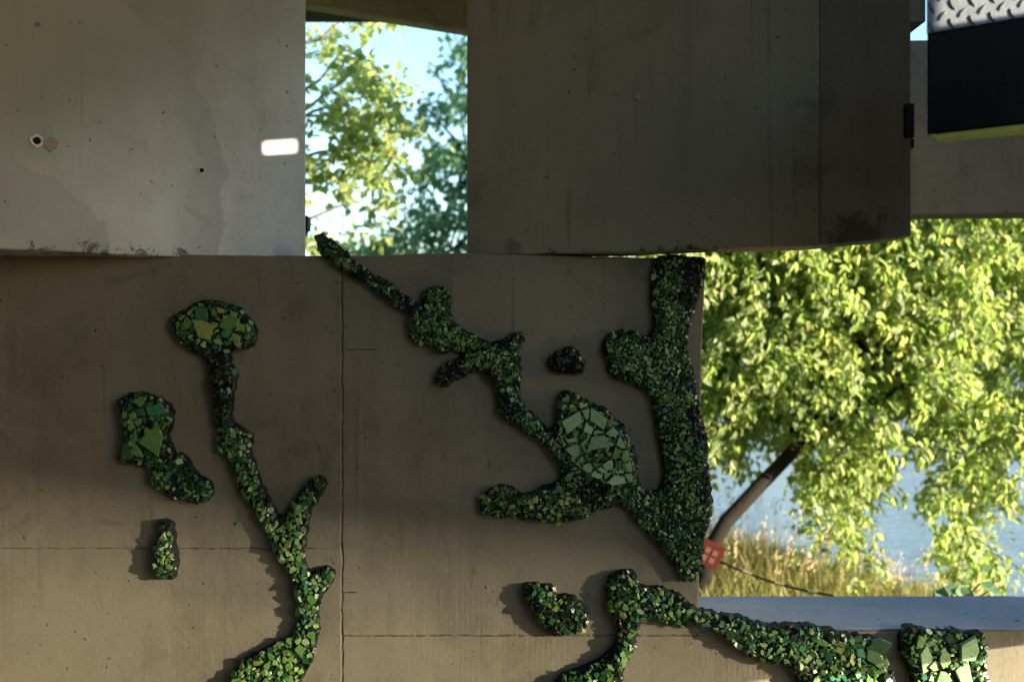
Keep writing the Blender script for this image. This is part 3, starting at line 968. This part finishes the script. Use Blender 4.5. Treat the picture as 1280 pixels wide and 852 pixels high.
for i in range(10):
    for k in range(4):
        for turn in (0, 1):
            cx = XB0 + .012 + i * .046 + (.023 if turn else 0); cz = e_mid(cx) + .012 + k * .044 + (.022 if turn else 0)
            if cz > ztop - .012 or cx > XB1 - .02: continue
            ang = rad(-62 if not turn else 52)
            bot, top = [], []
            for j in range(10):
                a = 2 * math.pi * j / 10
                lx, lz = math.cos(a) * .0165, math.sin(a) * .0042
                u_, w_ = lx * math.cos(ang) - lz * math.sin(ang), lx * math.sin(ang) + lz * math.cos(ang)
                bot.append((cx + u_, BOXY + .0035, cz + w_)); top.append((cx + u_ * .6, BOXY - .001, cz + w_ * .6))
            mb.prism(bot, top)
mb.build("tread_bumps", M_tread, box_root)
for hx in (1.03, 1.26):
    mb = MB()
    mb.box(hx - .015, hx + .015, BOXY + .015, BOXY + .04, ztop - .01, DECK_Z - .004)
    mb.build("hanger_rod", M_steel, box_root)

# black floodlight on the left panel's edge
lamp = empty("flood_lamp", P(372, 285, 3.78))
tag(lamp, "small black flood lamp fixed at the edge of the grey panel, in the upper opening", "lamp")
c = P(379, 281.5, 3.78)
mb = MB(); mb.box(c.x - .03, c.x + .025, 3.74, 3.80, c.z - .024, c.z + .032)
bevel(mb.build("housing", M_black, lamp), .006)
mb = MB(); mb.tube([(c.x - .028, 3.76, c.z - .043), (c.x - .005, 3.76, c.z - .042), (c.x + .016, 3.76, c.z - .034), (c.x + .02, 3.76, c.z - .022)], .006, 6)
mb.build("bracket", M_steel, lamp)
mb = MB(); mb.box(c.x - .028, c.x + .02, 3.803, 3.808, c.z - .02, c.z + .028)
mb.build("glass_front", plain("lamp_glass", (.3, .3, .32), .1), lamp)


# ================================================================= VEGETATION
def leaf_mesh(pos, axis, up, L, Wd, fold=.18):
    """arrays of folded ovate leaves: base, two shoulder pairs, tip"""
    n = len(pos)
    axis = axis / np.linalg.norm(axis, axis=1, keepdims=True)
    side = np.cross(axis, up); side /= (np.linalg.norm(side, axis=1, keepdims=True) + 1e-9)
    nr = np.cross(side, axis)
    L = L[:, None]; Wd = Wd[:, None]
    base = pos
    mid = pos + axis * L * .5 - nr * L * .03
    tip = pos + axis * L - nr * L * .16
    l1 = pos + axis * L * .28 + side * Wd * .48 + nr * Wd * fold
    r1 = pos + axis * L * .28 - side * Wd * .48 + nr * Wd * fold
    l2 = pos + axis * L * .62 + side * Wd * .38 + nr * Wd * fold * .7
    r2 = pos + axis * L * .62 - side * Wd * .38 + nr * Wd * fold * .7
    v = np.stack((base, mid, tip, l1, l2, r1, r2), 1).reshape(-1, 3)
    fl = np.array([(0, 1, 4, 3), (1, 2, 4, 4), (0, 5, 6, 1), (1, 6, 2, 2)])
    f = []
    for i in range(n):
        b = 7 * i
        f += [(b, b + 1, b + 4, b + 3), (b + 1, b + 2, b + 4), (b, b + 5, b + 6, b + 1), (b + 1, b + 6, b + 2)]
    return v, f


def spray_leaves(tips, per, spread, L, droop, aim=None):
    """leaves along short twigs hanging from the given tips; returns arrays and twig lines"""
    pos, ax, up, ln_ = [], [], [], []
    twigs = []
    for tip in tips:
        d = rng.normal(0, 1, 3); d[2] = d[2] * .4 - droop; d /= np.linalg.norm(d)
        length = spread * rng.uniform(.6, 1.3)
        a = np.array(tip)
        pts = [a + d * length * s_ + np.array((0, 0, -droop * .3 * length * s_ * s_)) for s_ in np.linspace(0, 1, 4)]
        twigs.append(pts)
        for k in range(per):
            s_ = rng.uniform(.05, 1.05)
            q = a + d * length * s_ + np.array((0, 0, -droop * .3 * length * s_ * s_)) + rng.normal(0, spread * .12, 3)
            x = d * .5 + rng.normal(0, .75, 3); x[2] -= droop * .9
            if aim is not None: x += aim
            pos.append(q); ax.append(x)
            u = rng.normal(0, .55, 3) + np.array((.35, -.25, .75)); up.append(u)
            ln_.append(L * rng.uniform(.65, 1.25))
    return np.array(pos), np.array(ax), np.array(up), np.array(ln_), twigs


def bark(name, a, b):
    t = NT(name)
    f = t.noise(t.scaled(t.pos, 26, 26, 7), 1, 5, .7, .4)
    return t.done(t.principled(t.mix(f, a, b), .9, t.bump(f, .012), 0, .15))
M_bark = bark("dark_bark", (.006, .005, .004), (.020, .016, .012))
M_bark2 = bark("grey_bark", (.09, .08, .06), (.2, .18, .14))
GREEN_A = leaf_material("sunny_maple_leaf", [(0, (.14, .21, .08)), (.35, (.26, .33, .15)), (.7, (.38, .43, .22)), (.95, (.53, .56, .35)), (1, (.40, .31, .12))], .6)
GREEN_B = leaf_material("pale_poplar_leaf", [(0, (.20, .27, .11)), (.5, (.32, .38, .18)), (.9, (.42, .46, .25)), (1, (.4, .34, .14))], .6)
GREEN_C = leaf_material("deep_green_leaf", [(0, (.07, .16, .09)), (.6, (.13, .25, .14)), (1, (.22, .31, .16))], .4)
GREEN_D = leaf_material("bush_leaf", [(0, (.05, .09, .03)), (1, (.10, .15, .05))], .35)

def interp(x, pts):
    return float(np.interp(x, [p[0] for p in pts], [p[1] for p in pts]))


def crown(root, v, f, leafmat, twigs, radii, barkmat):
    mb = MB()
    for q in twigs: mb.tube(q, radii, 4, cap=False)
    n = len(v)
    vv = np.vstack((v, np.array(mb.v))); ff = list(f) + [tuple(i + n for i in q) for q in mb.f]
    return link_mesh("crown", vv, ff, [leafmat, barkmat], root, mat_idx=[0] * len(f) + [1] * len(mb.f))


def branch(pts, radii, mat, root):
    mb = MB(); mb.tube(pts, radii, 6, cap=False)
    return mb.build("branch", mat, root)


# ---- the leaning tree at the right
tr = empty("leaning_tree", P(880, 750, 6.2))
tag(tr, "leafy leaning tree with drooping yellow-green foliage on the bank, in the right opening", "tree")
trunk_pts = [P(876, 760, 6.2), P(879, 725, 6.22), P(886, 688, 6.27), P(907, 652, 6.35), P(950, 606, 6.55), P(995, 560, 6.8), P(1050, 505, 7.1), P(1115, 430, 7.4), P(1190, 330, 7.7), P(1250, 215, 7.9), P(1300, 110, 8.0)]
tr_r = [.06, .055, .05, .047, .046, .045, .042, .04, .034, .026, .012]
mb = MB(); mb.tube(trunk_pts, tr_r, 12)
mb.build("trunk", M_bark, tr, smooth=True)
low = [(820, 560), (885, 590), (940, 572), (985, 530), (1000, 600), (1035, 700), (1070, 715), (1095, 610), (1115, 535), (1150, 530), (1168, 660), (1190, 750), (1225, 755), (1250, 660), (1275, 585), (1320, 600), (1400, 640), (1550, 650), (1700, 560)]
tips = []
limb_ends = []
lr = random.Random(4)
while len(tips) < 4300:
    px = lr.uniform(800, 1650); py = lr.uniform(60, 745)
    Y = lr.uniform(6.35, 9.2)
    top = interp(px, [(800, 170), (900, 100), (1200, 75), (1400, 90), (1650, 240)])
    bot = interp(px, low)
    if py < top or py > bot - 30: continue
    q = P(px, py, Y)
    if mnoise.noise(Vector((q.x * 1.25, q.y * .9, q.z * 2.4 + q.x * .7))) < (-.34 if py < 480 else -.28): continue
    if px > 1250 and lr.random() < .5: continue     # layered gaps
    if py > 540 and Y > 7.6 and lr.random() < .6: continue
    if py > 620 and lr.random() < .2: continue
    tips.append(tuple(q))
pos, ax, up, L, tw = spray_leaves(tips, 24, .28, .070, .85)
v, f = leaf_mesh(pos, ax, up, L, L * .62)
crown(tr, v, f, GREEN_A, tw[::2], [.005, .004, .003, .002], M_bark)
# limbs reaching from the trunk through the crown
for k in range(34):
    s_ = lr.randint(5, 9)
    a = trunk_pts[s_].lerp(trunk_pts[min(10, s_ + 1)], lr.random())
    e = Vector(lr.choice(tips))
    if (e - a).length > 3.2: continue
    m1 = a.lerp(e, .35) + Vector((0, 0, .22)); m2 = a.lerp(e, .7) + Vector((lr.uniform(-.1, .1), 0, .2))
    branch([a, m1, m2, e], [.028, .02, .012, .005], M_bark, tr)

# ---- the pale tree in the upper opening
tp = empty("pale_tree", (-3.0, 7.4, 0))
tag(tp, "pale yellow-green airy tree filling the left of the upper opening", "tree")
tk = [Vector((-3.0, 7.4, -.1)), Vector((-2.95, 7.4, 1.2)), Vector((-2.75, 7.35, 2.4)), Vector((-2.5, 7.3, 3.6)), Vector((-2.3, 7.3, 4.9)), Vector((-2.2, 7.2, 6.0))]
mb = MB(); mb.tube(tk, [.1, .09, .075, .06, .04, .02], 10)
mb.build("trunk", M_bark2, tp, smooth=True)
tips = []
lr = random.Random(9)
while len(tips) < 370:
    px = lr.uniform(150, 530); py = lr.uniform(-140, 330); Y = lr.uniform(6.7, 7.9)
    edge = interp(py, [(-140, 420), (15, 470), (40, 495), (90, 512), (140, 516), (200, 512), (250, 500), (290, 470), (330, 440)])
    if px > edge - 14: continue
    dens = interp(px, [(150, .5), (385, .35), (425, .7), (450, 1), (530, 1)])
    if py > 245 and px > 380: dens *= .35
    if py < 30: dens *= .5
    if lr.random() > dens: continue
    tips.append(tuple(P(px, py, Y)))
pos, ax, up, L, tw = spray_leaves(tips, 14, .26, .074, .35)
v, f = leaf_mesh(pos, ax, up, L, L * .8)
crown(tp, v, f, GREEN_B, tw, [.004, .003, .002, .0015], M_bark2)
for (x0, y0, x1, y1, x2, y2) in ((300, 150, 400, 100, 448, 45), (290, 170, 385, 135, 470, 75), (280, 190, 390, 140, 470, 120), (300, 130, 390, 145, 480, 150), (280, 250, 390, 210, 480, 170), (290, 260, 385, 225, 500, 225), (300, 210, 400, 190, 490, 190), (290, 60, 400, 50, 430, 25), (300, 300, 395, 270, 460, 250)):
    yy = lr.uniform(7.0, 7.5)
    branch([P(x0, y0, yy), P((x0 + x1) / 2, (y0 + y1) / 2 + 6, yy), P(x1, y1, yy), P((x1 + x2) / 2, (y1 + y2) / 2 - 4, yy), P(x2, y2, yy)], [.022, .017, .012, .008, .003], M_bark2, tp)

# ---- the deeper green tree behind it
td = empty("green_tree", (-.3, 10.2, -.3))
tag(td, "deep green tree behind the hanging panel, at the right of the upper opening", "tree")
mb = MB(); mb.tube([(-.3, 10.2, -.6), (-.35, 10.2, 1.5), (-.25, 10.1, 3.2), (-.2, 10.1, 5.2)], [.13, .11, .08, .03], 10)
mb.build("trunk", M_bark, td, smooth=True)
tips = []
lr = random.Random(14)
while len(tips) < 560:
    px = lr.uniform(425, 800); py = lr.uniform(20, 420); Y = lr.uniform(9.2, 11.2)
    edge = interp(py, [(20, 640), (50, 572), (70, 550), (95, 560), (120, 528), (160, 520), (220, 512), (260, 508), (275, 470), (300, 452), (420, 430)])
    if px < edge + 8: continue
    if py < interp(px, [(430, 240), (550, 60), (600, 20), (800, 60)]): continue
    q = P(px, py, Y)
    if mnoise.noise(Vector((q.x * 1.6, q.y * .8, q.z * 2.0 + 7))) < -.16: continue
    tips.append(tuple(q))
pos, ax, up, L, tw = spray_leaves(tips, 16, .30, .095, .35)
v, f = leaf_mesh(pos, ax, up, L, L * .6)
crown(td, v, f, GREEN_C, tw[::2], [.006, .005, .004, .002], M_bark)
for k in range(16):
    a = Vector((-.28, 10.15, lr.uniform(1.5, 4.2))); e = Vector(lr.choice(tips))
    branch([a, a.lerp(e, .5) + Vector((0, 0, .15)), e], [.03, .018, .006], M_bark, td)

# ---- far bushes closing the bottom of the upper opening
for i, (cx, cy, r, hgt, lab) in enumerate(((-4.2, 30, 3.4, 4.75, "low rounded bush far off, left of the deep green tree in the upper opening"), (-1.4, 33, 3.2, 4.9, "low rounded bush far off, behind the deep green tree"))):
    b = empty("bush", (cx, cy, -1.0)); tag(b, lab, "bush")
    n = 2600
    th = rng.uniform(0, 6.28, n); ph = np.arccos(rng.uniform(-1, 1, n)); rr_ = r * rng.uniform(.75, 1.0, n) * (1 + .14 * np.sin(th * 5 + ph * 4))
    pos = np.column_stack((cx + rr_ * np.sin(ph) * np.cos(th), cy + rr_ * np.sin(ph) * np.sin(th), hgt - r + rr_ * np.cos(ph)))
    ax = rng.normal(0, 1, (n, 3)); up = rng.normal(0, .5, (n, 3)) + np.array((.3, -.4, .8))
    v, f = leaf_mesh(pos, ax, up, rng.uniform(.2, .4, n), rng.uniform(.14, .25, n))
    link_mesh("crown", v, f, GREEN_D, b)
    mb = MB(); mb.tube([(cx, cy, -1.0), (cx + .05, cy, .6), (cx, cy, hgt - r)], [.2, .15, .08], 8)
    mb.build("trunk", M_bark, b)

# ---- far woods across the water (one mass)
n = 9000
px_ = rng.uniform(-260, 260, n); h_ = rng.uniform(0, 1, n) ** .7 * (9 + 5 * np.sin(px_ * .09) + 3 * np.sin(px_ * .31 + 1))
pos = np.column_stack((px_, 195 + rng.uniform(-8, 8, n), 1.0 + h_))
ax = rng.normal(0, 1, (n, 3)); up = rng.normal(0, .5, (n, 3)) + np.array((.3, -.4, .8))
v, f = leaf_mesh(pos, ax, up, rng.uniform(1.2, 2.6, n), rng.uniform(1., 2., n))
tag(link_mesh("far_woods", v, f, GREEN_D), "hazy line of woods along the far shore of the water", "woods", kind="stuff")

# ---- grass and dry stalks on the bank
def blades(n, xr, yr, hr, wr, bend, top_fn=None, seed=0):
    r = np.random.default_rng(seed)
    v, f = [], []
    for i in range(n):
        x, y = r.uniform(*xr), r.uniform(*yr)
        px = 640 + x / y * FPX
        if px < 700 or px > 1500: continue
        h = r.uniform(*hr)
        h *= interp(px, [(860, 1.0), (960, .95), (1010, .75), (1080, .7), (1200, .6), (1400, .6)])
        z0 = ground_z(x, y) - .01
        a = r.uniform(0, 6.28); b_ = bend * h * r.uniform(.2, 1)
        dx, dy = math.cos(a), math.sin(a)
        w = r.uniform(*wr); wx_, wy_ = -dy * w, dx * w
        c = len(v)
        v += [(x - wx_, y - wy_, z0), (x + wx_, y + wy_, z0),
              (x - wx_ * .8 + dx * b_ * .3, y - wy_ * .8 + dy * b_ * .3, z0 + h * .55), (x + wx_ * .8 + dx * b_ * .3, y + wy_ * .8 + dy * b_ * .3, z0 + h * .55),
              (x + dx * b_, y + dy * b_, z0 + h)]
        f += [(c, c + 1, c + 3, c + 2), (c + 2, c + 3, c + 4)]
    return v, f
M_grass = leaf_material("bank_grass", [(0, (.14, .16, .045)), (.4, (.25, .24, .08)), (.75, (.36, .31, .14)), (1, (.44, .36, .2))], .35, .2)
M_dry = leaf_material("dry_stalk", [(0, (.32, .23, .14)), (.6, (.46, .35, .22)), (1, (.55, .44, .3))], .25, .2)
v, f = blades(32000, (.4, 5.0), (4.6, 10.2), (.08, .24), (.0018, .004), .8, seed=2)
tag(link_mesh("grass", v, f, M_grass), "yellow-green grass covering the bank beyond the parapet", "grass", kind="stuff")
v, f = blades(1000, (.5, 4.5), (6.2, 9.8), (.22, .58), (.0015, .003), .4, seed=3)
# seed heads
r = np.random.default_rng(6)
nv = []; nf = []
for i in range(0, len(v), 5):
    if r.random() < .6:
        tip = np.array(v[i + 4])
        for k in range(7):
            q = tip + np.array((r.normal(0, .012), r.normal(0, .012), -r.uniform(0, .12)))
            c = len(v) + len(nv)
            s_ = r.uniform(.006, .013)
            nv += [tuple(q + np.array((-s_, 0, 0))), tuple(q + np.array((s_ * .3, s_, .0))), tuple(q + np.array((s_ * .5, 0, s_ * 2.4)))]
            nf.append((c, c + 1, c + 2))
tag(link_mesh("dry_stalks", v + nv, f + nf, M_dry), "tan dry seed stalks rising above the grass on the bank", "dry stalks", kind="stuff")

# ---- broad-leaved weed just behind the parapet
pw = empty("broadleaf_weed", (1.9, 4.5, 0))
tag(pw, "broad-leaved green weed peeping over the parapet near its right end", "weed")
mb = MB(); pos = []; ax = []; up = []; L = []
for (px, py, s_, dx) in ((1168, 737, .085, .4), (1180, 733, .08, 1), (1196, 733, .09, .2), (1212, 734, .09, -.6), (1226, 728, .075, .5), (1238, 737, .06, .7), (1205, 741, .08, 0.1), (1185, 742, .07, -.8)):
    q = P(px, py, 4.5)
    mb.tube([(1.9 + random.uniform(-.05, .05), 4.52, 0), (q.x * .5 + .95, 4.52, .4), tuple(q)], [.006, .005, .003], 5, cap=False)
    pos.append(tuple(q)); ax.append((dx, -.3, -.35)); up.append((random.uniform(-.3, .3), -.7, .8)); L.append(s_)
v, f = leaf_mesh(np.array(pos), np.array(ax, float), np.array(up), np.array(L), np.array(L) * .85)
link_mesh("leaves", v, f, GREEN_C, pw)
mb.build("stems", GREEN_D, pw)

# ---- red sign nailed on the leaning trunk
sg = empty("red_sign", P(888, 692, 6.08))
tag(sg, "small tilted red board with four pale panes, on the leaning tree's trunk", "sign")
M_red = plain("red_board", (.055, .010, .006), .75, 0, .1, .2, 25)
M_pane = plain("pale_red_pane", (.11, .05, .037), .75, 0, .1, .1, 25)
c = P(887, 692, 6.10)
ang = rad(-27)
def sgp(u, w, o): return (c.x + u * math.cos(ang) - w * math.sin(ang), c.y - o, c.z + u * math.sin(ang) + w * math.cos(ang))
def plate(x0, x1, z0, z1, o0, o1, name, mat):
    mb = MB(); q = [(x0, z0), (x1, z0), (x1, z1), (x0, z1)]
    mb.prism([sgp(a, b, o1) for a, b in q], [sgp(a, b, o0) for a, b in q])
    return mb.build(name, mat, sg)
bevel(plate(-.075, .075, -.075, .075, 0, .012, "board", M_red), .003)
for i in (-1, 1):
    for k in (-1, 1):
        plate(i * .024 - .017, i * .024 + .017, k * .024 - .017 - .006, k * .024 + .017 - .006, .0125, .016, "pane", M_pane)

# ---- rope from the trunk down to the ground
t = NT("striped_rope")
wv = t.n('ShaderNodeTexWave', wave_type='BANDS', bands_direction='X'); t.put(wv.inputs['Vector'], t.pos); wv.inputs['Scale'].default_value = 1.9
wv.inputs['Distortion'].default_value = 0
cc = t.mix(t.ramp(wv.outputs[0], .78, .86), (.02, .022, .025), (.38, .33, .22))
M_rope = t.done(t.principled(cc, .8))
mb = MB()
ra, rb = P(893, 698, 6.12), P(1040, 744, 5.75)
mb.tube([ra.lerp(rb, s_) + Vector((0, 0, -.03 * math.sin(math.pi * s_))) for s_ in np.linspace(0, 1, 10)] + [Vector((2.0, 5.6, .02))], .0085, 8)
o = mb.build("rope", M_rope, None, tuple(ra), smooth=True)
tag(o, "dark striped rope slanting from the leaning trunk down to the grass", "rope")
